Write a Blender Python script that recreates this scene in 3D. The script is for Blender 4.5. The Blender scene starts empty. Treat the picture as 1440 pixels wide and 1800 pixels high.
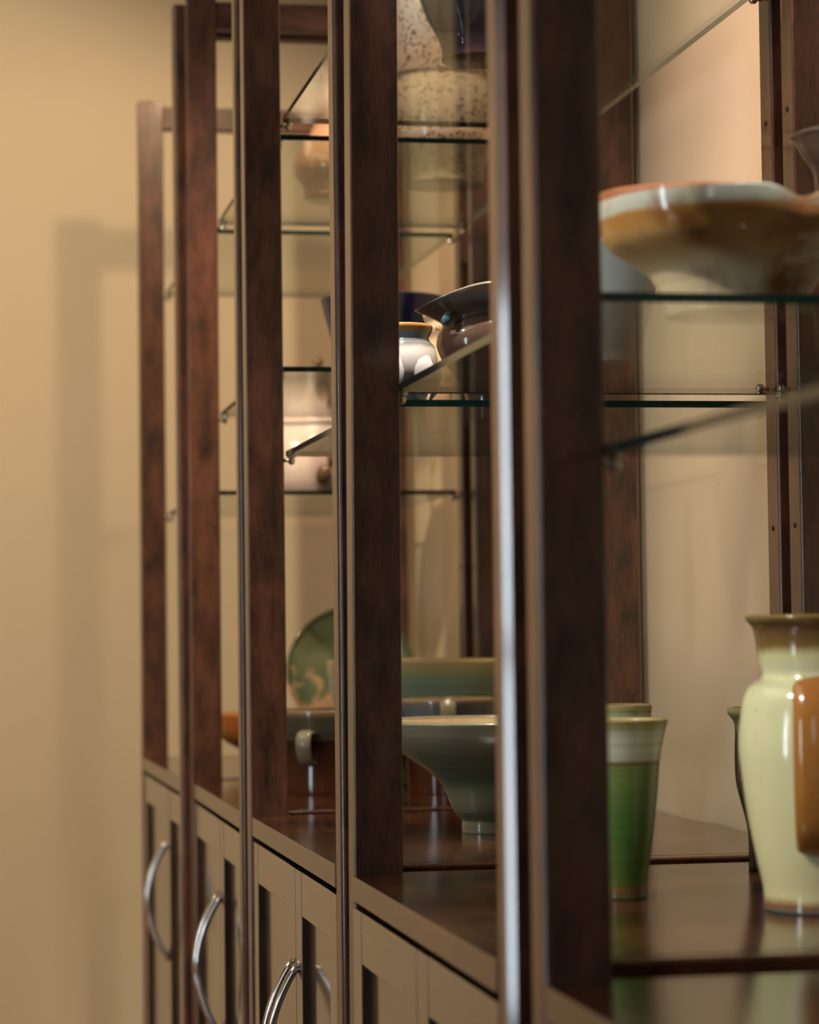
import bpy, bmesh, math, random
from mathutils import Matrix, Vector, noise
random.seed(7)
C = bpy.context.scene.collection
SC = bpy.context.scene
H = 0.97                      # height of the lens above the floor
F = 4588.61                   # focal length in pixels of the 1440x1800 frame
RM = ((0.9834266, -0.1809044, -0.0120747), (-0.0037609, 0.0462296, -0.9989238), (0.1812679, 0.9824136, 0.044783))

# ------------------------------------------------------------------ camera
cam = bpy.data.cameras.new('camera'); co = bpy.data.objects.new('camera', cam); C.objects.link(co)
m = Matrix(((RM[0][0], -RM[1][0], -RM[2][0], 0), (RM[0][1], -RM[1][1], -RM[2][1], 0), (RM[0][2], -RM[1][2], -RM[2][2], H), (0, 0, 0, 1)))
co.matrix_world = m
cam.sensor_fit = 'VERTICAL'; cam.sensor_height = 36; cam.lens = 91.772
cam.clip_start = 0.05; cam.clip_end = 60
cam.dof.use_dof = True; cam.dof.focus_distance = 2.45; cam.dof.aperture_fstop = 91.772 / 13.5
SC.camera = co

# ------------------------------------------------------------------ world, lights, exposure
SC.view_settings.view_transform = 'Standard'; SC.view_settings.look = 'None'
SC.view_settings.gamma = 1.0; SC.view_settings.use_curve_mapping = False
SC.view_settings.exposure = 0.92
w = bpy.data.worlds.new('world'); SC.world = w; w.use_nodes = True
w.node_tree.nodes['Background'].inputs[0].default_value = (0.9, 0.8, 0.65, 1)
w.node_tree.nodes['Background'].inputs[1].default_value = 0.015
SC.cycles.use_denoising = True
SC.cycles.max_bounces = 14; SC.cycles.transparent_max_bounces = 24; SC.cycles.glossy_bounces = 6
SC.cycles.sample_clamp_indirect = 4.0
SC.cycles.caustics_reflective = False; SC.cycles.caustics_refractive = False

def spot(name, loc, target, power, col, size=50, blend=0.5, rad=0.03):
    l = bpy.data.lights.new(name, 'SPOT'); l.energy = power; l.color = col
    l.spot_size = math.radians(size); l.spot_blend = blend; l.shadow_soft_size = rad
    o = bpy.data.objects.new(name, l); C.objects.link(o); o.location = (loc[0], loc[1], loc[2] + H)
    d = Vector((target[0] - loc[0], target[1] - loc[1], target[2] - loc[2]))
    o.rotation_euler = d.to_track_quat('-Z', 'Y').to_euler(); return o
def area(name, loc, target, power, col, sx, sy):
    l = bpy.data.lights.new(name, 'AREA'); l.energy = power; l.color = col
    l.shape = 'RECTANGLE'; l.size = sx; l.size_y = sy
    o = bpy.data.objects.new(name, l); C.objects.link(o); o.location = (loc[0], loc[1], loc[2] + H)
    d = Vector((target[0] - loc[0], target[1] - loc[1], target[2] - loc[2]))
    o.rotation_euler = d.to_track_quat('-Z', 'Y').to_euler(); return o
WARM = (1.0, 0.70, 0.42); PINK = (1.0, 0.73, 0.56); COOL = (0.72, 0.86, 1.0)
spot('display_spot', (0.48, 3.75, 1.04), (0.30, 4.80, 0.00), 7.5, WARM, 110, 0.5, 0.02)
spot('display_spot', (0.52, 2.98, 1.42), (0.62, 3.38, 0.45), 56, PINK, 56, 0.7, 0.04)
spot('display_spot', (0.46, 2.26, 1.42), (0.52, 2.52, 0.30), 52, PINK, 44, 0.7, 0.04)
spot('display_spot', (0.42, 2.10, 1.42), (0.80, 2.45, 0.50), 52, PINK, 50, 0.8, 0.05)
spot('track_spot', (-1.15, 1.42, 1.42), (0.62, 1.82, -0.10), 85, (1.0, 0.90, 0.76), 18, 0.7, 0.04)
spot('track_spot', (-1.10, 2.15, 1.42), (0.56, 2.60, 0.12), 11, (1.0, 0.86, 0.70), 24, 0.7, 0.04)
spot('display_spot', (0.52, 1.28, 1.42), (0.55, 1.72, 0.22), 48, (1.0, 0.88, 0.74), 25, 0.7, 0.03)  # narrow spot added to brighten the wavy bowl
spot('display_spot', (0.42, 2.02, 1.42), (0.47, 2.45, 0.25), 80, (1.0, 0.90, 0.80), 22, 0.6, 0.02)  # extra spot added so the middle lower shelf's pots come out brighter
spot('wall_washer', (-0.85, 2.6, 1.42), (-0.35, 4.9, -0.15), 84, (1.0, 0.80, 0.51), 74, 0.4, 0.04)
area('ceiling_light', (-1.2, 2.6, 1.45), (-1.2, 2.6, 0), 10, (1.0, 0.80, 0.58), 1.6, 1.6)

def ray(px, py):
    a, b = (px - 720) / F, (py - 900) / F
    return Vector([RM[0][i] * a + RM[1][i] * b + RM[2][i] for i in range(3)])
def at(px, py, Y):            # the point seen at a pixel of the frame, at distance Y along the row
    d = ray(px, py); d = d * (Y / d.y); return Vector((d.x, d.y, d.z + H))

# ------------------------------------------------------------------ node helpers
def mat(name):
    mt = bpy.data.materials.new(name); mt.use_nodes = True
    nt = mt.node_tree; b = nt.nodes['Principled BSDF']; return mt, nt, b
def N(nt, t, **k):
    n = nt.nodes.new(t)
    for a, v in k.items(): setattr(n, a, v)
    return n
def coords(nt, scale=(1, 1, 1), kind='Object'):
    tc = N(nt, 'ShaderNodeTexCoord'); mp = N(nt, 'ShaderNodeMapping'); mp.inputs['Scale'].default_value = scale
    nt.links.new(tc.outputs[kind], mp.inputs['Vector']); return mp.outputs['Vector']
def nz(nt, vec, scale, detail=4, rough=0.6):
    n = N(nt, 'ShaderNodeTexNoise'); n.inputs['Scale'].default_value = scale
    n.inputs['Detail'].default_value = detail; n.inputs['Roughness'].default_value = rough
    nt.links.new(vec, n.inputs['Vector']); return n.outputs['Fac']
def ramp(nt, fac, stops):
    r = N(nt, 'ShaderNodeValToRGB'); e = r.color_ramp.elements
    while len(e) < len(stops): e.new(0.5)
    for i, (p, c) in enumerate(stops): e[i].position = p; e[i].color = (*c, 1)
    nt.links.new(fac, r.inputs['Fac']); return r.outputs['Color']
def mixc(nt, a, b, fac, mode='MIX'):
    mx = N(nt, 'ShaderNodeMix', data_type='RGBA', blend_type=mode)
    for sock, v in ((mx.inputs[0], fac), (mx.inputs[6], a), (mx.inputs[7], b)):
        if hasattr(v, 'is_linked'): nt.links.new(v, sock)
        elif isinstance(v, tuple): sock.default_value = (*v, 1)
        else: sock.default_value = v
    return mx.outputs[2]
def mth(nt, op, a, b=0.0):
    n = N(nt, 'ShaderNodeMath', operation=op)
    for i, v in enumerate((a, b)):
        if hasattr(v, 'is_linked'): nt.links.new(v, n.inputs[i])
        else: n.inputs[i].default_value = v
    return n.outputs[0]
def bump(nt, b, fac, strength, dist=0.002):
    bp = N(nt, 'ShaderNodeBump'); bp.inputs['Strength'].default_value = strength; bp.inputs['Distance'].default_value = dist
    nt.links.new(fac, bp.inputs['Height']); nt.links.new(bp.outputs['Normal'], b.inputs['Normal'])

def wood(name, axis, rough=0.28, lo=(0.013, 0.0045, 0.0022), hi=(0.125, 0.045, 0.022), blot=0.55, coat=1.0):
    mt, nt, b = mat(name)
    s = [620, 620, 620]; s['xyz'.index(axis)] = 70
    g = nz(nt, coords(nt, s), 1.0, 6, 0.65)
    s2 = [48, 48, 48]; s2['xyz'.index(axis)] = 16
    bl = nz(nt, coords(nt, s2), 1.0, 3, 0.5)
    f = mth(nt, 'ADD', mth(nt, 'MULTIPLY', g, 1 - blot), mth(nt, 'MULTIPLY', bl, blot))
    c = ramp(nt, f, [(0.36, lo), (0.50, tuple((x + y) / 2 for x, y in zip(lo, hi))), (0.64, hi)])
    nt.links.new(c, b.inputs['Base Color'])
    b.inputs['Roughness'].default_value = rough
    b.inputs['IOR'].default_value = 1.5
    b.inputs['Coat Weight'].default_value = coat; b.inputs['Coat Roughness'].default_value = 0.09; b.inputs['Coat IOR'].default_value = 1.6
    bump(nt, b, g, 0.12, 0.0006)
    return mt
M = {}
M['post'] = wood('stained_wood_upright', 'z', 0.42, coat=0.5)
M['rail'] = wood('stained_wood_across', 'x', 0.5, coat=0.0)
M['door'] = wood('stained_wood_door', 'z', 0.36, hi=(0.065, 0.032, 0.016), blot=0.3)
M['doorh'] = wood('stained_wood_door_rail', 'y', 0.36, hi=(0.065, 0.032, 0.016), blot=0.3)
M['top'] = wood('stained_wood_top', 'y', 0.13, (0.014, 0.005, 0.003), (0.10, 0.036, 0.016), 0.4, 0.0)

def paint(name, col, rough=0.75, bs=0.15):
    mt, nt, b = mat(name)
    n = nz(nt, coords(nt), 320, 2, 0.5); n2 = nz(nt, coords(nt), 2.2, 3, 0.5)
    c = ramp(nt, n2, [(0.3, tuple(x * 0.96 for x in col)), (0.7, col)])
    nt.links.new(c, b.inputs['Base Color']); b.inputs['Roughness'].default_value = rough
    bump(nt, b, n, bs, 0.001); return mt
M['wall'] = paint('warm_beige_paint', (0.62, 0.51, 0.37), 0.6)
M['rear'] = paint('dim_brown_rear_wall', (0.05, 0.036, 0.028), 0.8)
M['ceil'] = paint('ceiling_paint', (0.62, 0.55, 0.44), 0.8)
M['floor'] = wood('floor_boards', 'y', 0.4, (0.10, 0.05, 0.025), (0.25, 0.14, 0.07))

def glass_mat():
    mt = bpy.data.materials.new('clear_shelf_glass'); mt.use_nodes = True; nt = mt.node_tree; nt.nodes.clear()
    out = N(nt, 'ShaderNodeOutputMaterial'); tr = N(nt, 'ShaderNodeBsdfTransparent'); gl = N(nt, 'ShaderNodeBsdfGlossy')
    tr.inputs[0].default_value = (0.90, 0.945, 0.92, 1); gl.inputs[0].default_value = (0.95, 0.97, 0.95, 1)
    gl.inputs['Roughness'].default_value = 0.03
    fr = N(nt, 'ShaderNodeFresnel'); ge = N(nt, 'ShaderNodeNewGeometry')
    ior = mth(nt, 'ADD', 1.5, mth(nt, 'MULTIPLY', ge.outputs['Backfacing'], 1 / 1.5 - 1.5))
    nt.links.new(ior, fr.inputs['IOR'])
    n = nz(nt, coords(nt, (6, 18, 6)), 3.0, 5, 0.65)
    rg = mth(nt, 'ADD', 0.012, mth(nt, 'MULTIPLY', n, 0.05)); nt.links.new(rg, gl.inputs['Roughness'])
    mx = N(nt, 'ShaderNodeMixShader'); nt.links.new(fr.outputs[0], mx.inputs[0])
    nt.links.new(tr.outputs[0], mx.inputs[1]); nt.links.new(gl.outputs[0], mx.inputs[2])
    nt.links.new(mx.outputs[0], out.inputs[0]); return mt
M['glass'] = glass_mat()
def flat(name, col, rough, metal=0.0, ior=1.5):
    mt, nt, b = mat(name); n = nz(nt, coords(nt), 60, 3)
    c = ramp(nt, n, [(0.3, tuple(x * 0.85 for x in col)), (0.7, col)]); nt.links.new(c, b.inputs['Base Color'])
    b.inputs['Roughness'].default_value = rough; b.inputs['Metallic'].default_value = metal; b.inputs['IOR'].default_value = ior
    return mt
M['gedge'] = flat('dark_green_glass_edge', (0.006, 0.022, 0.018), 0.12)
M['chrome'] = flat('polished_chrome', (0.80, 0.78, 0.75), 0.12, 1.0)
M['pinm'] = flat('brass_chrome_pin', (0.85, 0.76, 0.62), 0.15, 1.0)
M['dark'] = flat('near_black', (0.01, 0.006, 0.004), 0.5)

def hgt(cx, py, Y, zb): return at(cx, py, Y).z - zb
def glaze(name, stops, h, rough=0.12, wob=0.06, wobs=18, speck=None, blotch=None, hor=0.0, coat=0.0):
    """stops: (0..1 of height, colour); speck: (colour, scale, threshold); blotch: (colour, scale, lo, hi)"""
    mt, nt, b = mat(name)
    v = coords(nt); sp = N(nt, 'ShaderNodeSeparateXYZ'); nt.links.new(v, sp.inputs[0])
    z = mth(nt, 'DIVIDE', sp.outputs['Z'], h)
    n = nz(nt, v, wobs, 3, 0.55)
    f = mth(nt, 'ADD', z, mth(nt, 'MULTIPLY', mth(nt, 'SUBTRACT', n, 0.5), wob * 2))
    c = ramp(nt, f, stops)
    if blotch:
        bn = nz(nt, coords(nt), blotch[1], 4, 0.6)
        bf = ramp(nt, bn, [(blotch[2], (0, 0, 0)), (blotch[3], (1, 1, 1))])
        c = mixc(nt, c, blotch[0], bf)
    if hor:
        hn = nz(nt, coords(nt, (2, 2, 260)), 1.0, 3, 0.6)
        c = mixc(nt, c, ramp(nt, hn, [(0.3, (1 - hor,) * 3), (0.7, (1, 1, 1))]), 1.0, 'MULTIPLY')
        bump(nt, b, hn, 0.35, 0.0008)
    if speck:
        sn = N(nt, 'ShaderNodeTexVoronoi'); sn.inputs['Scale'].default_value = speck[1]; nt.links.new(coords(nt), sn.inputs['Vector'])
        rn = nz(nt, coords(nt), speck[1] * 0.35, 2)
        d = mth(nt, 'SUBTRACT', mth(nt, 'MULTIPLY', rn, speck[2]), sn.outputs['Distance'])
        sf = ramp(nt, d, [(0.0, (0, 0, 0)), (0.08, (1, 1, 1))])
        c = mixc(nt, c, speck[0], sf)
    nt.links.new(c, b.inputs['Base Color']); b.inputs['Roughness'].default_value = rough
    b.inputs['Coat Weight'].default_value = coat; b.inputs['Coat Roughness'].default_value = 0.05
    return mt

# ------------------------------------------------------------------ mesh helpers
def obj(name, me, mt=None, parent=None, loc=(0, 0, 0)):
    o = bpy.data.objects.new(name, me); C.objects.link(o); o.location = loc
    if parent: o.parent = parent
    if mt:
        for x in (mt if isinstance(mt, list) else [mt]): me.materials.append(x)
    return o
def tag(o, label=None, cat=None, group=None, kind=None):
    if label: o['label'] = label
    if cat: o['category'] = cat
    if group: o['group'] = group
    if kind: o['kind'] = kind
    return o
def empty(name, loc, rz=0):
    o = bpy.data.objects.new(name, None); C.objects.link(o); o.location = loc; o.rotation_euler = (0, 0, rz)
    o.empty_display_size = 0.05; return o
def box_me(x0, x1, y0, y1, z0, z1, lean=0.0):
    me = bpy.data.meshes.new('m')
    vs = [(x, y, z) for z in (z0, z1) for y in (y0, y1) for x in (x0, x1)]
    vs = [(x + (lean * (z - z0) / (z1 - z0) if lean else 0), y, z) for x, y, z in vs]
    fs = [(0, 2, 3, 1), (4, 5, 7, 6), (0, 1, 5, 4), (2, 6, 7, 3), (0, 4, 6, 2), (1, 3, 7, 5)]
    me.from_pydata(vs, [], fs); return me
def box(name, b, mt, parent=None, bev=0.0015, seg=2, lean=0.0, loc=(0, 0, 0)):
    me = box_me(*b, lean=lean); o = obj(name, me, mt, parent, loc)
    if bev:
        md = o.modifiers.new('bevel', 'BEVEL'); md.width = bev; md.segments = seg; md.harden_normals = True; md.limit_method = 'NONE'
        for p in me.polygons: p.use_smooth = seg > 1
        md.harden_normals = seg > 1
    return o
def lathe_me(prof, inner=0.004, seg=72, rim=None, floor_t=0.006, squash=None):
    """prof: outer (z, r) from the bottom up; a wall of thickness inner; rim(a) -> (dz, dr) for the upper edge"""
    bm = bmesh.new(); zt = prof[-1][0]; zb = prof[0][0]
    # smooth the profile by Catmull-Rom
    P = [prof[0]] + list(prof) + [prof[-1]]; out = []
    for i in range(1, len(P) - 2):
        for k in range(5):
            t = k / 5; a, b, c, d = P[i - 1], P[i], P[i + 1], P[i + 2]
            out.append(tuple(0.5 * ((2 * b[j]) + (-a[j] + c[j]) * t + (2 * a[j] - 5 * b[j] + 4 * c[j] - d[j]) * t * t + (-a[j] + 3 * b[j] - 3 * c[j] + d[j]) * t ** 3) for j in (0, 1)))
    out.append(tuple(prof[-1]))
    outer = [(z, max(r, 0.001)) for z, r in out]
    inn = [(z, max(r - inner, 0.001)) for z, r in outer if z > zb + floor_t]
    ring_prof = [(zb, 0.0005)] + outer + [(zt + inner * 0.3, outer[-1][1] - inner * 0.5)] + inn[::-1] + [(zb + floor_t, 0.0005)]
    nO = len(outer) + 1; rings = []
    for z, r in ring_prof:
        ring = []
        for s in range(seg):
            a = 2 * math.pi * s / seg; dz = dr = 0
            if rim:
                k = max(0.0, (z - zb) / (zt - zb)); rz_, rr_ = rim(a); e = k ** 3
                dz = rz_ * e; dr = rr_ * e
            x, y = (r + dr) * math.cos(a), (r + dr) * math.sin(a)
            if squash: x *= squash[0]; y *= squash[1]
            ring.append(bm.verts.new((x, y, z + dz)))
        rings.append(ring)
    for i in range(len(rings) - 1):
        for s in range(seg):
            t = (s + 1) % seg
            fc = bm.faces.new((rings[i][s], rings[i][t], rings[i + 1][t], rings[i + 1][s]))
            if i > nO: fc.material_index = 1
    bm.faces.new(rings[0][::-1]); bm.faces.new(rings[-1]).material_index = 1
    bmesh.ops.recalc_face_normals(bm, faces=bm.faces)
    me = bpy.data.meshes.new('m'); bm.to_mesh(me); bm.free()
    for p in me.polygons: p.use_smooth = True
    return me
def tube_me(pts, rad, seg=14, flatten=None, up=None):
    """sweep; rad float or list; flatten=(a,b) scales section along side / normal"""
    bm = bmesh.new(); pts = [Vector(p) for p in pts]; n = len(pts)
    if not isinstance(rad, (list, tuple)): rad = [rad] * n
    fa, fb = flatten or (1, 1); prev = Vector(up) if up else None; rings = []
    for i, p in enumerate(pts):
        t = (pts[min(i + 1, n - 1)] - pts[max(i - 1, 0)]).normalized()
        ref = prev if prev else (Vector((0, 0, 1)) if abs(t.z) < 0.9 else Vector((1, 0, 0)))
        s = t.cross(ref).normalized(); u = s.cross(t).normalized(); prev = u
        rings.append([bm.verts.new(p + s * (math.cos(2 * math.pi * k / seg) * rad[i] * fa) + u * (math.sin(2 * math.pi * k / seg) * rad[i] * fb)) for k in range(seg)])
    for i in range(n - 1):
        for k in range(seg):
            t = (k + 1) % seg; bm.faces.new((rings[i][k], rings[i][t], rings[i + 1][t], rings[i + 1][k]))
    bm.faces.new(rings[0][::-1]); bm.faces.new(rings[-1])
    bmesh.ops.recalc_face_normals(bm, faces=bm.faces)
    me = bpy.data.meshes.new('m'); bm.to_mesh(me); bm.free()
    for p in me.polygons: p.use_smooth = True
    return me
def ball_me(r, sz=1.0, seg=20):
    bm = bmesh.new(); bmesh.ops.create_uvsphere(bm, u_segments=seg, v_segments=seg // 2 + 2, radius=r)
    for v in bm.verts: v.co.z *= sz
    me = bpy.data.meshes.new('m'); bm.to_mesh(me); bm.free()
    for p in me.polygons: p.use_smooth = True
    return me
# ------------------------------------------------------------------ the setting
ZB = H - 0.208                # top of the base boards
XW, YF, XL, YR, ZC = 0.818, 4.9, -2.6, -0.7, H + 1.5
def struct(name, b, mt): return tag(box(name, b, mt, bev=0), kind='structure')
struct('floor', (XL - 0.1, XW + 0.1, YR - 0.1, YF + 0.1, -0.06, 0), M['floor'])
struct('ceiling', (XL - 0.1, XW + 0.1, YR - 0.1, YF + 0.1, ZC, ZC + 0.06), M['ceil'])
struct('wall_right', (XW, XW + 0.1, YR - 0.1, YF + 0.1, 0, ZC), M['wall'])
struct('wall_back', (XL - 0.1, XW, YF, YF + 0.1, 0, ZC), M['wall'])
# the left and rear walls each have a window opening that lets daylight in
def frame_wall(name, fixed, a0, a1, w0, w1, z0, z1, axis, mt):
    me = bpy.data.meshes.new('m'); bm = bmesh.new()
    for (p0, p1, q0, q1) in ((a0, w0, 0, ZC), (w1, a1, 0, ZC), (w0, w1, 0, z0), (w0, w1, z1, ZC)):
        lo, hi = fixed
        b = (lo, hi, p0, p1, q0, q1) if axis == 'x' else (p0, p1, lo, hi, q0, q1)
        tmp = box_me(*b); bm.from_mesh(tmp); bpy.data.meshes.remove(tmp)
    bm.to_mesh(me); bm.free(); tag(obj(name, me, mt), kind='structure')
frame_wall('wall_left', (XL - 0.1, XL), YR - 0.1, YF, 0.72, 1.04, 0.25, 1.60, 'x', M['wall'])
frame_wall('wall_front', (YR - 0.1, YR), XL, XW, -1.75, -1.05, 0.7, 1.9, 'y', M['rear'])  # unseen wall, set close and dark to cut reflections in the posts
def sky_pane(name, strength):
    mt = bpy.data.materials.new(name); mt.use_nodes = True; nt = mt.node_tree; nt.nodes.clear()
    e = N(nt, 'ShaderNodeEmission'); e.inputs[0].default_value = (0.80, 0.91, 1.0, 1); e.inputs[1].default_value = strength
    o = N(nt, 'ShaderNodeOutputMaterial'); nt.links.new(e.outputs[0], o.inputs[0]); return mt
M['frame'] = flat('white_window_frame', (0.6, 0.58, 0.52), 0.4)
w1 = tag(box('window_1', (XL - 0.09, XL - 0.05, 0.72, 1.04, 0.25, 1.60), M['frame'], bev=0), kind='structure')
w2 = tag(box('window_2', (-1.75, -1.05, YR - 0.09, YR - 0.05, 0.7, 1.9), M['frame'], bev=0), kind='structure')
PANE = sky_pane('daylight_pane', 12.0); PANE2 = sky_pane('dim_daylight_pane', 1.6)
for z0, z1 in ((0.29, 0.91), (0.95, 1.56)): box('window_pane', (XL - 0.048, XL - 0.045, 0.75, 1.01, z0, z1), PANE, w1, bev=0)
for z0, z1 in ((0.74, 1.28), (1.32, 1.86)): box('window_pane', (-1.71, -1.09, YR - 0.048, YR - 0.045, z0, z1), PANE2, w2, bev=0)

# ------------------------------------------------------------------ display cabinets
TP, PW, PD, DEP = 0.034, 0.042, 0.048, 0.453      # post thickness along the row, front post depth, back post depth, overall depth
def door(cab, y0, y1, hy, hz=0.0):
    """shaker door: recessed panel with stiles and rails; hy = y of the handle"""
    z0, z1 = 0.09, ZB - 0.027; fw = 0.042
    d = box('door', (0.0085, 0.018, y0 + fw * 0.6, y1 - fw * 0.6, z0 + 0.03, z1 - 0.03), M['door'], cab, bev=0)
    for a, b in ((y0, y0 + fw), (y1 - fw, y1)): box('stile', (0.0015, 0.021, a, b, z0, z1), M['door'], d, 0.001)
    for a, b in ((z0, z0 + 0.06), (z1 - 0.043, z1)): box('rail', (0.0019, 0.021, y0 + fw + 0.0004, y1 - fw - 0.0004, a, b), M['doorh'], d, 0.001)
    zt, zb = H - 0.314 + hz, H - 0.489 + hz; pts = []
    for i in range(25):
        t = i / 24; pts.append((0.002 - 0.031 * math.sin(math.pi * t) ** 0.8, hy, zb + (zt - zb) * t))
    hd = obj('handle', tube_me(pts, 0.0040, 12, flatten=(1.0, 1.0)), M['chrome'], d)
    return d
def pin(cab, x, y, z, sy):
    """chrome shelf pin standing out of a post, a ball under the glass"""
    pts = [(x - 0.002, y, z), (x + 0.012 * sy, y, z)]
    me = tube_me(pts, 0.0022, 10); bm = bmesh.new(); bm.from_mesh(me)
    t = ball_me(0.0042, 1, 14); bt = bmesh.new(); bt.from_mesh(t)
    for v in bt.verts: v.co += Vector((x + 0.010 * sy, y, z - 0.001))
    bt.to_mesh(t); bm.from_mesh(t)
    bmesh.ops.create_cone(bm, cap_ends=True, segments=14, radius1=0.0052, radius2=0.0052, depth=0.0016, matrix=Matrix.Translation((x + 0.010 * sy, y, z + 0.0036)))
    bm.to_mesh(me); bm.free(); bt.free(); bpy.data.meshes.remove(t)
    return obj('shelf_pin', me, M['pinm'], cab)
CABS = [  # near y, far y, x at near, x at far, shelf heights, lean of near / far front post, door gap
    (3.672, 4.396, 0.350, 0.349, (0.566, 0.193), -0.006, 0.000, 3.94),
    (2.984, 3.650, 0.352, 0.357, (0.571, 0.300), -0.001, 0.001, 3.255),
    (2.264, 2.952, 0.353, 0.354, (0.580, 0.1975), 0.001, -0.001, 2.570),
    (1.572, 2.232, 0.348, 0.351, (0.575, 0.204), 0.001, 0.009, 1.895),
    (0.850, 1.523, 0.350, 0.351, (0.575, 0.102), 0.0, 0.0, 1.19)]
CL = ['dark wood display cabinet farthest away, beside the beige end wall',
      'dark wood display cabinet second from the far end, holding the speckled pot',
      'middle dark wood display cabinet with paired chrome handles and a footed green bowl on top',
      'dark wood display cabinet holding the cream vase and green tumbler',
      'nearest dark wood display cabinet, cut off by the right edge of the picture']
SHELVES = {}
for ci, (yn, yf, xn, xf, zs, ln, lf, gap) in enumerate(CABS):
    W = yf - yn; rz = -(xf - xn) / W
    cab = tag(empty('display_cabinet', (xn, yn, 0), rz), CL[ci], 'cabinet', 'row of display cabinets')
    ztop = H + 0.892
    box('post', (0, PW, 0, TP, 0, ztop), M['post'], cab, 0.0055 if ci == 3 else 0.005, 1 if ci == 3 else 5, ln)
    box('post', (0, PW, W - TP, W, 0, ztop), M['post'], cab, 0.002 if ci < 4 else 0.004, 4, lf)
    xb = DEP - PD
    box('post', (xb, DEP, 0, TP, 0, ztop), M['post'], cab, 0.003, 3)
    box('post', (xb, DEP, W - TP, W, 0, ztop), M['post'], cab, 0.003, 3)
    for y0 in (TP / 2, W - TP / 2):
        for zh in (0.088, 0.46):
            hm = bpy.data.meshes.new('m'); hb = bmesh.new()
            bmesh.ops.create_cone(hb, cap_ends=True, segments=12, radius1=0.0026, radius2=0.0026, depth=0.0012, matrix=Matrix.Translation((xb - 0.0002, y0, H + zh)) @ Matrix.Rotation(math.pi / 2, 4, 'Y'))
            hb.to_mesh(hm); hb.free(); obj('peg_hole_shade', hm, M['dark'], cab)  # solid disc, the shade inside a peg hole put into its colour
    box('side_panel', (PW + 0.0005, xb - 0.0005, 0.016, TP + 0.001, 0.05, ZB), M['top'], cab, 0.003, 4)
    box('side_panel', (PW + 0.0005, xb - 0.0005, W - TP, W - 0.018, 0.05, ZB), M['top'], cab, 0.0015)
    for y0 in (0.004, W - TP + 0.004):
        box('top_rail', (PW - 0.001 + (0.006 if y0 > .1 and ci == 3 else 0), xb + 0.001, y0, y0 + TP - 0.008, ztop - 0.046, ztop - 0.008), M['rail'], cab, 0.0015)
    box('top_board', (0.0005, DEP - 0.001, TP + 0.0035, W - TP, ZB - 0.021, ZB), M['top'], cab, 0.0012, 3)
    box('back_panel', (DEP - 0.012, DEP - 0.004, TP, W - TP, 0.05, ZB - 0.021), M['door'], cab, bev=0)
    box('bottom_board', (0.03, DEP - 0.012, TP, W - TP, 0.06, 0.08), M['top'], cab, 0.001)
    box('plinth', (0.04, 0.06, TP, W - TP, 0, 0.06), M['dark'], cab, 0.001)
    g = gap - yn
    door(cab, TP + 0.004, g - 0.0012, g - 0.018, 0.0 if ci == 0 else -0.013); door(cab, g + 0.0012, W - TP - 0.003, g + 0.018, 0.0 if ci == 0 else -0.013)
    for z in zs:
        sh = empty('glass_shelf', (xn, yn, H + z), rz)
        zz = 'upper' if z > 0.4 else 'lower'
        tag(sh, '%s clear glass shelf of the %s display cabinet' % (zz, ['farthest', 'second farthest', 'middle', 'second nearest', 'nearest'][ci]), 'shelf', 'glass shelves')
        me = box_me(PW + 0.004, xb - 0.006, 0.012, W - 0.012, 0, 0.0062)
        o = obj('glass_pane', me, [M['glass'], M['gedge']], sh)
        for p in me.polygons:
            if abs(p.normal.z) < 0.5: p.material_index = 1
        for x, s in ((PW, 1), (xb, -1)):
            for y in (0.5 * TP, W - 0.5 * TP): pin(cab, x, y, H + z - 0.0046, s)
        SHELVES[(ci, zz)] = H + z + 0.0064

# ------------------------------------------------------------------ pottery
def pot(name, label, cat, cx, Y, base_z, prof, mt, inner=0.004, rim=None, group=None, X=None, part='body', seg=72, inm=None):
    """prof: (pixel row, half width in pixels) from the top down as read at distance Y; turned into metres"""
    c = at(cx, prof[0][0], Y); s = Y / F / 0.9824
    pts = sorted(((at(cx, py, Y).z - base_z, hw * s) for py, hw in prof), key=lambda q: q[0])
    pts = [q for q in pts if q[0] > 0.004]
    pts = [(0.0, pts[0][1] if len(pts) < 2 else pts[0][1] * 0.99)] + pts
    root = tag(empty(name, (c.x, Y, base_z)), label, cat, group)
    me = lathe_me(pts, inner, seg, rim)
    o = obj(part, me, [mt, inm or mt], root); return root, o, pts
def handle(root, pts, r, mt, flatten=(1, 1), up=None, name='handle'):
    # smooth path
    P = [Vector(p) for p in pts]; P = [P[0]] + P + [P[-1]]; out = []
    for i in range(1, len(P) - 2):
        for k in range(7):
            t = k / 7; a, b, c, d = P[i - 1], P[i], P[i + 1], P[i + 2]
            out.append(0.5 * ((2 * b) + (c - a) * t + (2 * a - 5 * b + 4 * c - d) * t * t + (3 * b - a - 3 * c + d) * t ** 3))
    out.append(P[-1]); return obj(name, tube_me(out, r, 14, flatten, up), mt, root)

S = SHELVES
TAN = flat('tan_inner_glaze', (0.72, 0.52, 0.34), 0.2)
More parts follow.
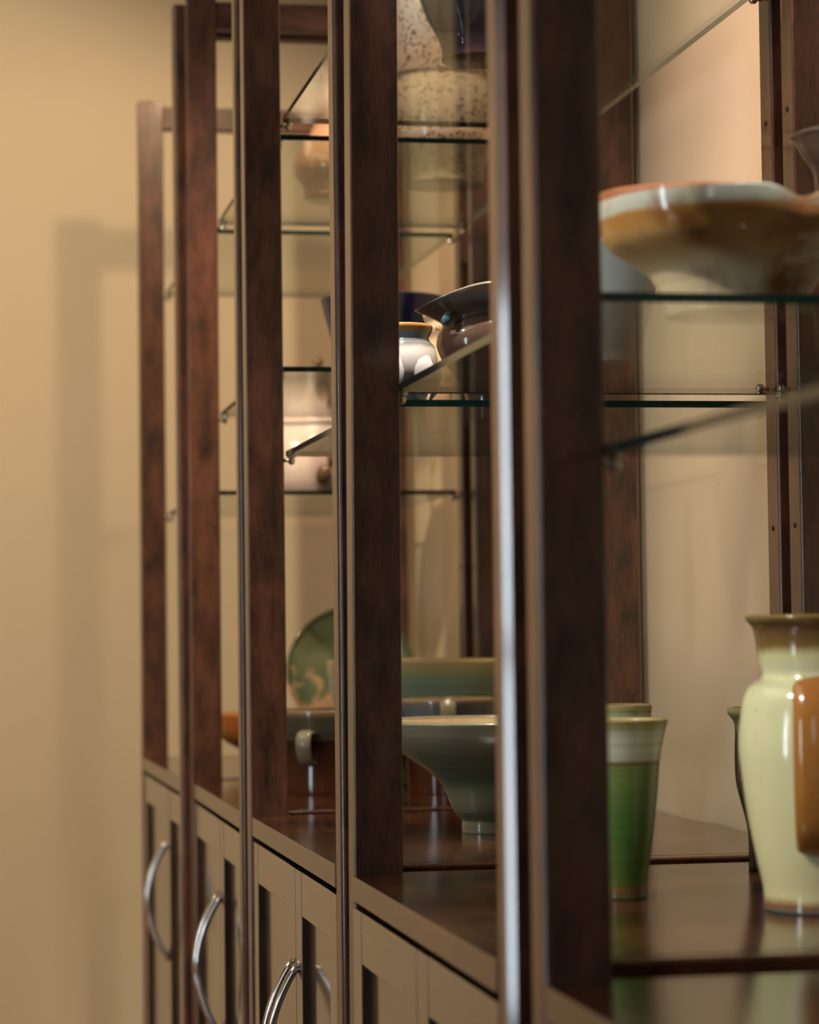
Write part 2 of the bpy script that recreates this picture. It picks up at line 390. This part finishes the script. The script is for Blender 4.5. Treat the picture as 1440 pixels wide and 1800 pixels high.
# --- cream vase with brown strap handle, right
Z0 = ZB
g = glaze('cream_green_glaze', [(0.0, (0.10, 0.12, 0.12)), (0.025, (0.22, 0.11, 0.04)), (0.05, (0.62, 0.60, 0.34)), (0.72, (0.64, 0.68, 0.42)), (0.80, (0.60, 0.62, 0.42)), (0.835, (0.56, 0.55, 0.30)), (0.865, (0.17, 0.11, 0.035)), (0.93, (0.10, 0.055, 0.025)), (0.97, (0.24, 0.17, 0.05)), (0.99, (0.15, 0.05, 0.022))], 0.222, 0.13, 0.022, 24, blotch=((0.52, 0.36, 0.14), 26, 0.66, 0.84), speck=((0.12, 0.08, 0.03), 55, 0.14))
r, o, pts = pot('vase', 'tall cream vase with brown rim and brown strap handle, at right edge', 'vase', 1450, 1.83, Z0,
    [(1083, 144), (1090, 141), (1103, 130), (1125, 125), (1160, 121), (1180, 115), (1192, 118), (1205, 138), (1225, 149), (1250, 154), (1300, 159), (1340, 157), (1420, 147), (1500, 132), (1560, 119), (1597, 111), (1606, 103)], g, 0.005)
am = glaze('amber_strap_glaze', [(0.0, (0.16, 0.055, 0.012)), (0.5, (0.34, 0.15, 0.03)), (1.0, (0.42, 0.17, 0.045))], 0.2, 0.15, 0.3, 30)
rb = 159 * 1.83 / F
hp = lambda a, rr, z: (rr * math.cos(a), rr * math.sin(a), z)
ah = -1.93
handle(r, [hp(ah, rb * 0.90, 0.163), hp(ah, rb * 1.14, 0.163), hp(ah, rb * 1.30, 0.140), hp(ah, rb * 1.28, 0.100), hp(ah, rb * 1.14, 0.064), hp(ah, rb * 0.86, 0.048)], 0.0125, am, (1.75, 0.55), up=hp(ah, 1, 0))
# --- dark bottle vase with green rim behind it
g = glaze('dark_iron_glaze', [(0.0, (0.02, 0.012, 0.01)), (0.80, (0.035, 0.02, 0.015)), (0.88, (0.20, 0.24, 0.10)), (1.0, (0.30, 0.26, 0.12))], 0.145, 0.2)
pot('vase', 'dark brown vase with pale green rim, half hidden behind the cream vase', 'vase', 1362, 2.13, Z0,
    [(1245, 84), (1254, 84), (1268, 74), (1285, 72), (1330, 73), (1370, 72), (1400, 66), (1460, 52), (1540, 36)], g)
# --- green tumblers
def tumbler(label, cx, Y, prof):
    hh = at(cx, prof[0][0], Y).z - Z0
    gg = glaze('green_tumbler_glaze', [(0.0, (0.10, 0.11, 0.05)), (0.06, (0.24, 0.12, 0.04)), (0.09, (0.10, 0.17, 0.035)), (0.45, (0.085, 0.20, 0.045)), (0.74, (0.20, 0.27, 0.085)), (0.765, (0.16, 0.09, 0.035)), (0.79, (0.62, 0.66, 0.52)), (0.93, (0.64, 0.68, 0.52)), (0.97, (0.40, 0.40, 0.16)), (1.0, (0.42, 0.33, 0.15))], hh, 0.2, 0.006, 30, hor=0.35)
    return pot('tumbler', label, 'tumbler', cx, Y, Z0, prof, gg, 0.0035, group='green tumblers')
tumbler('green ribbed tumbler with white band below a flared rim, in front', 1084, 1.955, [(1266, 92), (1272, 90), (1290, 85), (1335, 76), (1400, 70), (1480, 60), (1550, 50), (1570, 46)])
tumbler('second green tumbler just behind the ribbed one, only its rim showing', 1080, 2.10, [(1240, 67), (1246, 67), (1262, 65), (1310, 60), (1400, 54), (1500, 45)])
# --- footed bowl
hh = 0.113
g = glaze('blue_green_bowl_glaze', [(0.0, (0.32, 0.30, 0.19)), (0.15, (0.17, 0.19, 0.11)), (0.32, (0.26, 0.27, 0.17)), (0.50, (0.12, 0.165, 0.10)), (0.75, (0.19, 0.22, 0.14)), (0.95, (0.32, 0.33, 0.24))], hh, 0.16, 0.03, 20, hor=0.25, speck=((0.03, 0.02, 0.02), 70, 0.10))
pot('footed_bowl', 'wide blue-green bowl on a narrow foot, light tan inside', 'bowl', 862, 2.62, Z0,
    [(1266, 205), (1272, 203), (1300, 184), (1325, 154), (1354, 112), (1377, 88), (1393, 80), (1422, 68), (1434, 58), (1441, 52), (1447, 53), (1456, 54)], g, 0.006, inm=TAN)
# --- two brown casseroles with pale rim bands
def casserole(label, cx, Y, prof, band, ha, h, ft):
    gg = glaze('casserole_glaze', [(0.0, (0.10, 0.035, 0.014)), (0.25, (0.07, 0.022, 0.010)), (0.66, (0.03, 0.012, 0.008)), (0.68, band), (0.94, band), (1.0, (0.30, 0.20, 0.12))], h, 0.12, 0.004, 20)
    r, o, p = pot('casserole', label, 'casserole', cx, Y, Z0, prof, gg, 0.005, group='brown casseroles')
    R0 = p[-1][1]; hm = glaze('lug_glaze', [(0, (0.17, 0.15, 0.10)), (1, (0.30, 0.27, 0.20))], h, 0.15)
    for a in (ha, ha + math.pi):
        handle(r, [hp(a, R0 * 0.93, h * ft), hp(a, R0 * 1.12, h * ft), hp(a, R0 * 1.2, h * (ft - .14)), hp(a, R0 * 1.1, h * (ft - .32)), hp(a, R0 * 0.92, h * (ft - .38))], 0.006, hm, (1.7, 0.55), up=hp(a, 1, 0))
    return r
casserole('brown casserole with olive rim band and small strap handle, left of the footed bowl', 580, 3.33, [(1248, 100), (1254, 100), (1285, 97), (1296, 94), (1340, 92), (1380, 92), (1391, 84)], (0.085, 0.08, 0.05), -2.12, 0.103, 0.76)
casserole('brown casserole with grey-blue rim band, directly behind the footed bowl', 788, 3.27, [(1229, 84), (1236, 84), (1262, 80), (1285, 78), (1340, 74), (1380, 72), (1392, 64)], (0.17, 0.19, 0.20), -1.77, 0.117, 0.97)
# --- big celadon bowl behind
g = glaze('celadon_glaze', [(0.0, (0.3, 0.3, 0.2)), (0.5, (0.34, 0.39, 0.27)), (0.80, (0.26, 0.38, 0.29)), (0.88, (0.40, 0.43, 0.20)), (0.95, (0.62, 0.46, 0.22)), (1.0, (0.78, 0.58, 0.36))], 0.172, 0.18, 0.008, 20, hor=0.2, speck=((0.05, 0.03, 0.02), 60, 0.10))
pot('bowl', 'large celadon bowl with tan rim, behind the two casseroles', 'bowl', 735, 3.49, Z0,
    [(1161, 160), (1168, 160), (1200, 156), (1240, 148), (1290, 126), (1340, 90), (1372, 70), (1383, 68)], g, 0.006, inm=TAN)
# --- amber bowl on the farthest top
g = glaze('amber_bowl_glaze', [(0.0, (0.10, 0.05, 0.02)), (0.55, (0.22, 0.085, 0.02)), (0.9, (0.36, 0.12, 0.03)), (1.0, (0.55, 0.22, 0.08))], 0.088, 0.13)
pot('bowl', 'amber brown flared bowl on the farthest cabinet top', 'bowl', 470, 3.95, Z0,
    [(1254, 97), (1262, 94), (1297, 79), (1318, 47), (1332, 34), (1350, 33)], g)
# --- round plate on a little easel
def plate():
    c = at(616, 1180, 4.10); R0 = 0.101
    root = tag(empty('plate', (c.x, c.y, c.z)), 'round green glazed plate with pink flowers, standing upright on an easel', 'plate')
    prof = [(0.0, R0 * 0.55), (0.004, R0 * 0.6), (0.010, R0 * 0.8), (0.016, R0 * 0.97), (0.020, R0)]
    me = lathe_me(prof, 0.004, 72, None, 0.004)
    mt, nt, b = mat('flowered_plate_glaze'); v = coords(nt)
    base = ramp(nt, nz(nt, v, 9, 4), [(0.35, (0.075, 0.10, 0.055)), (0.65, (0.17, 0.17, 0.09))])
    sp = N(nt, 'ShaderNodeSeparateXYZ'); nt.links.new(v, sp.inputs[0])
    low = mth(nt, 'MULTIPLY', mth(nt, 'ADD', mth(nt, 'MULTIPLY', sp.outputs['Y'], -8.0), 0.05), 1.0)
    fl = ramp(nt, mth(nt, 'ADD', nz(nt, v, 42, 3), mth(nt, 'MULTIPLY', low, 0.5)), [(0.60, (0, 0, 0)), (0.70, (1, 1, 1))])
    c2 = mixc(nt, base, (0.40, 0.24, 0.14), fl)
    nt.links.new(c2, b.inputs['Base Color']); b.inputs['Roughness'].default_value = 0.12
    o = obj('dish', me, mt, root); o.rotation_euler = (math.radians(80), 0, math.radians(-12))
    # easel
    st = tag(empty('plate_easel', (c.x, c.y, Z0)), 'small wooden easel under the upright green plate', 'easel')
    hz = c.z - Z0
    for s in (-1, 1):
        obj('leg', tube_me([(0.045 * s, -0.035, 0.004), (0.040 * s, -0.030, 0.012), (0.028 * s, 0.028, hz + 0.02), (0.012 * s, 0.032, hz + 0.05)], 0.0035, 8), M['post'], st)
        obj('peg', tube_me([(0.040 * s, 0.02, 0.045 - 0.035), (0.040 * s, -0.040, 0.045 - 0.037), (0.040 * s, -0.044, 0.022)], 0.003, 8), M['post'], st)
    obj('crossbar', tube_me([(-0.05, 0.0, 0.010), (0.05, 0.0, 0.010)], 0.0035, 8), M['post'], st)
plate()
# --- speckled pot on the second cabinet's upper shelf
zA = S[(1, 'upper')]
g = glaze('speckled_glaze', [(0.0, (0.42, 0.36, 0.24)), (0.30, (0.50, 0.40, 0.28)), (0.42, (0.52, 0.42, 0.28)), (0.5, (0.50, 0.34, 0.20)), (0.62, (0.36, 0.31, 0.27)), (1.0, (0.42, 0.44, 0.42))], 0.30, 0.14, 0.02, 12, hor=0.1, speck=((0.10, 0.045, 0.025), 180, 0.74))
pot('jar', 'large cream jar covered in brown speckles, upper shelf', 'jar', 775, 3.32, zA,
    [(-150, 50), (-140, 52), (-110, 50), (-90, 60), (-50, 84), (20, 100), (100, 105), (138, 103), (142, 100), (200, 99), (250, 92), (275, 82), (292, 74), (306, 70)], g, 0.006)
# --- dark blue pot on the middle upper shelf
zA = S[(2, 'upper')]
g = glaze('navy_glaze', [(0.0, (0.06, 0.035, 0.05)), (0.15, (0.02, 0.02, 0.06)), (0.5, (0.05, 0.06, 0.09)), (1.0, (0.25, 0.3, 0.38))], 0.16, 0.08, 0.12, 25)
pot('bowl', 'navy blue glazed bowl at the top edge of the picture, upper shelf', 'bowl', 838, 2.62, zA,
    [(-140, 150), (-130, 148), (-80, 132), (-20, 110), (30, 92), (60, 76), (84, 66)], g, 0.005)
# --- copper lustre jug
zA = S[(1, 'upper')]
g = glaze('copper_lustre_glaze', [(0.0, (0.40, 0.20, 0.09)), (0.4, (0.50, 0.26, 0.13)), (0.7, (0.30, 0.17, 0.11)), (1.0, (0.55, 0.36, 0.25))], 0.18, 0.10, 0.12, 25, coat=1.0)
pot('long_necked_vase', 'glossy copper-coloured long-necked vase, upper shelf left of the speckled jar', 'vase', 596, 3.44, zA,
    [(112, 40), (118, 38), (150, 34), (190, 40), (220, 46), (245, 58), (275, 78), (305, 82), (330, 66), (347, 48)], g, 0.0035)
# --- pale lidded jar with dark beads, farthest lower shelf
zB_ = S[(0, 'lower')]
Yj = 4.0; sj = Yj / F / 0.9824
g = glaze('pale_pink_glaze', [(0.0, (0.55, 0.44, 0.38)), (0.5, (0.62, 0.50, 0.43)), (1.0, (0.58, 0.52, 0.47))], 0.12, 0.22, 0.1, 12, blotch=((0.35, 0.38, 0.36), 16, 0.58, 0.8))
r, o, p = pot('lidded_jar', 'pale pink lidded jar with dark beads and a round knob, farthest cabinet', 'jar', 548, Yj, zB_,
    [(752, 78), (760, 82), (785, 94), (820, 98), (850, 92), (872, 80)], g, 0.005)
cc = at(548, 752, Yj); hj = cc.z - zB_
lid = obj('lid', lathe_me([(0.0, 80 * sj), (0.006, 79 * sj), (0.018, 62 * sj), (0.032, 34 * sj), (0.048, 12 * sj), (0.075, 7 * sj), (0.086, 6 * sj)], 0.004, 48, None, 0.003), g, r, (0, 0, hj + 0.002))
kb = flat('bronze_bead', (0.16, 0.10, 0.05), 0.22)
kz = at(559, 637, Yj)
obj('knob', ball_me(0.0085), kb, lid, (kz.x - cc.x, 0, kz.z - zB_ - hj - 0.002))
R0 = 96 * sj
for px, py, rr, sz in ((556, 838, 0.0125, 1.35), (571, 812, 0.0115, 1.2), (577, 790, 0.009, 1.1), (573, 770, 0.008, 1.0)):
    q = at(px, py, Yj); dx = q.x - cc.x; dy = -math.sqrt(max(R0 * R0 - dx * dx, 0)) + 0.003
    b = obj('bead', ball_me(rr, sz), kb, r, (dx, dy, q.z - zB_)); b.rotation_euler = (0, math.radians(18), 0)
# --- navy cup bowl, second cabinet lower shelf
zB_ = S[(1, 'lower')]
g = glaze('navy_brown_glaze', [(0.0, (0.02, 0.02, 0.05)), (0.6, (0.015, 0.02, 0.07)), (0.93, (0.03, 0.03, 0.09)), (0.97, (0.10, 0.06, 0.03)), (1.0, (0.22, 0.14, 0.06))], 0.125, 0.07, 0.02, 18)
pot('bowl', 'deep navy blue flared bowl with brown rim, lower shelf behind the blue and white pot', 'bowl', 674, 3.30, zB_,
    [(527, 112), (533, 111), (560, 104), (600, 92), (640, 74), (668, 56), (682, 50)], g, 0.0045)
# --- blue and white petal pot
zB_ = S[(2, 'lower')]
g = glaze('blue_white_glaze', [(0.0, (0.40, 0.36, 0.30)), (0.3, (0.30, 0.38, 0.46)), (0.55, (0.62, 0.58, 0.56)), (0.74, (0.72, 0.66, 0.62)), (0.80, (0.20, 0.18, 0.17)), (0.86, (0.22, 0.27, 0.30)), (0.955, (0.26, 0.30, 0.32)), (0.98, (0.50, 0.26, 0.08))], 0.0755, 0.09, 0.05, 30, blotch=((0.10, 0.22, 0.33), 28, 0.56, 0.68))
Yp = 2.40
r, o, p = pot('petal_pot', 'small blue and white pot with petal relief and brown rim, lower shelf', 'pot', 704, Yp, zB_,
    [(574, 56), (578, 57), (587, 54), (594, 50), (600, 51), (612, 60), (635, 65), (660, 63), (685, 52), (705, 42), (716, 38)], g, 0.0035)
sp_ = Yp / F
for k in range(7):
    a = -1.57 + (k - 3) * 0.9 + 0.35
    q = [hp(a, 52 * sp_, 0.0560), hp(a + 0.10, 64 * sp_, 0.046), hp(a + 0.16, 66.5 * sp_, 0.034), hp(a + 0.16, 63 * sp_, 0.020), hp(a + 0.10, 51 * sp_, 0.010)]
    P = [Vector(x) for x in q]; obj('petal', tube_me(P, [0.003, 0.009, 0.0115, 0.009, 0.003], 12, (1.0, 0.22), up=hp(a, 1, 0)), g, r)
# --- brown pitcher with a wide lip
g = glaze('plum_brown_glaze', [(0.0, (0.06, 0.04, 0.035)), (0.5, (0.09, 0.055, 0.045)), (0.72, (0.12, 0.07, 0.05)), (0.90, (0.10, 0.075, 0.06)), (0.96, (0.15, 0.18, 0.22)), (1.0, (0.30, 0.22, 0.18))], 0.125, 0.12, 0.015, 30, speck=((0.22, 0.16, 0.12), 120, 0.12))
def lip(a):
    d = math.cos(a - math.pi * 1.02); k = max(d, 0) ** 3
    return (-0.016 * k + 0.008 * max(-d, 0) + 0.006 * abs(math.sin(a)), 0.016 * k)
Yq = 2.52
r, o, p = pot('pitcher', 'plum brown pitcher with a wide pouring lip, lower shelf of middle cabinet', 'pitcher', 866, Yq, zB_,
    [(520, 112), (524, 110), (538, 92), (552, 76), (560, 75), (568, 80), (585, 90), (605, 94), (630, 88), (655, 72), (680, 58), (702, 50)], g, 0.004, rim=lip)
handle(r, [(0.045, -0.01, 0.100), (0.078, -0.012, 0.098), (0.082, -0.012, 0.060), (0.05, -0.01, 0.032)], 0.006, g, (1.5, 0.8), up=(1, 0, 0))
tb = glaze('teal_drop_glaze', [(0, (0.05, 0.13, 0.14)), (1, (0.08, 0.18, 0.19))], 0.02, 0.08)
q = at(785, 560, Yq - 0.03); obj('glaze_drop', ball_me(0.0052, 1.5), tb, r, (q.x - r.location.x, -0.032, q.z - zB_)).rotation_euler = (0, 0.5, 0)
# --- tan knobbly cup between them
g = glaze('tan_mottled_glaze', [(0, (0.30, 0.16, 0.07)), (0.5, (0.50, 0.30, 0.16)), (1, (0.62, 0.44, 0.28))], 0.11, 0.14, 0.2, 40, blotch=((0.05, 0.03, 0.02), 60, 0.60, 0.68))
r, o, p = pot('bud_vase', 'small mottled tan bud vase squeezed between the petal pot and pitcher', 'vase', 764, 2.66, zB_,
    [(550, 20), (556, 21), (568, 17), (580, 19), (596, 15), (610, 17), (640, 26), (680, 30), (720, 26), (752, 22)], g, 0.003, rim=lambda a: (0.0015 * math.sin(3 * a), 0.002 * math.sin(4 * a)))
# --- large wavy bowl, right
zB_ = S[(3, 'lower')]
Yb = 1.705
g = glaze('amber_cream_glaze', [(0.0, (0.70, 0.62, 0.42)), (0.34, (0.74, 0.62, 0.38)), (0.52, (0.60, 0.38, 0.15)), (0.70, (0.50, 0.27, 0.08)), (0.80, (0.40, 0.19, 0.05)), (0.845, (0.50, 0.54, 0.46)), (0.955, (0.58, 0.62, 0.54)), (0.975, (0.42, 0.17, 0.08))], hgt(1292, 356, Yb, zB_), 0.10, 0.035, 14, blotch=((0.26, 0.11, 0.035), 13, 0.50, 0.66), speck=((0.10, 0.04, 0.02), 90, 0.07))
def wav(a):
    # azimuth of the notch seen right of centre
    d = (a - (-1.34)); d = math.atan2(math.sin(d), math.cos(d))
    return (-0.003 * math.cos(2 * (a + 1.75)) - 0.0085 * math.exp(-(d / 0.20) ** 2) , -0.008 * math.exp(-(d / 0.22) ** 2))
pot('bowl', 'large amber and cream bowl with wavy notched rim, glass shelf at right', 'bowl', 1292, Yb, zB_,
    [(356, 258), (362, 258), (385, 255), (408, 248), (438, 226), (474, 168), (499, 146), (512, 138), (530, 130)], g, 0.006, rim=wav, seg=120)
# --- white bowl behind, left of it
g = glaze('white_glaze', [(0, (0.5, 0.55, 0.5)), (1, (0.66, 0.70, 0.66))], 0.1, 0.2, 0.1)
pot('cup', 'plain white cup partly hidden behind the wavy bowl and the near post', 'cup', 1072, 2.02, zB_,
    [(400, 96), (405, 96), (440, 92), (512, 80), (580, 62), (618, 50)], g)
# --- flared bottle
g = glaze('brown_bottle_glaze', [(0, (0.12, 0.05, 0.02)), (0.6, (0.14, 0.06, 0.03)), (0.82, (0.17, 0.10, 0.075)), (0.95, (0.26, 0.17, 0.12)), (1.0, (0.34, 0.24, 0.17))], 0.178, 0.10, 0.03, 20)
pot('bottle', 'brown bottle with a wide flared mouth, right edge behind wavy bowl', 'bottle', 1478, 1.93, zB_,
    [(226, 92), (232, 93), (240, 84), (262, 72), (276, 63), (290, 54), (310, 49), (350, 50), (400, 62), (470, 76), (530, 66), (560, 56)], g, 0.004,
    rim=lambda a: (-0.005 * math.cos(a - math.pi), 0.0))
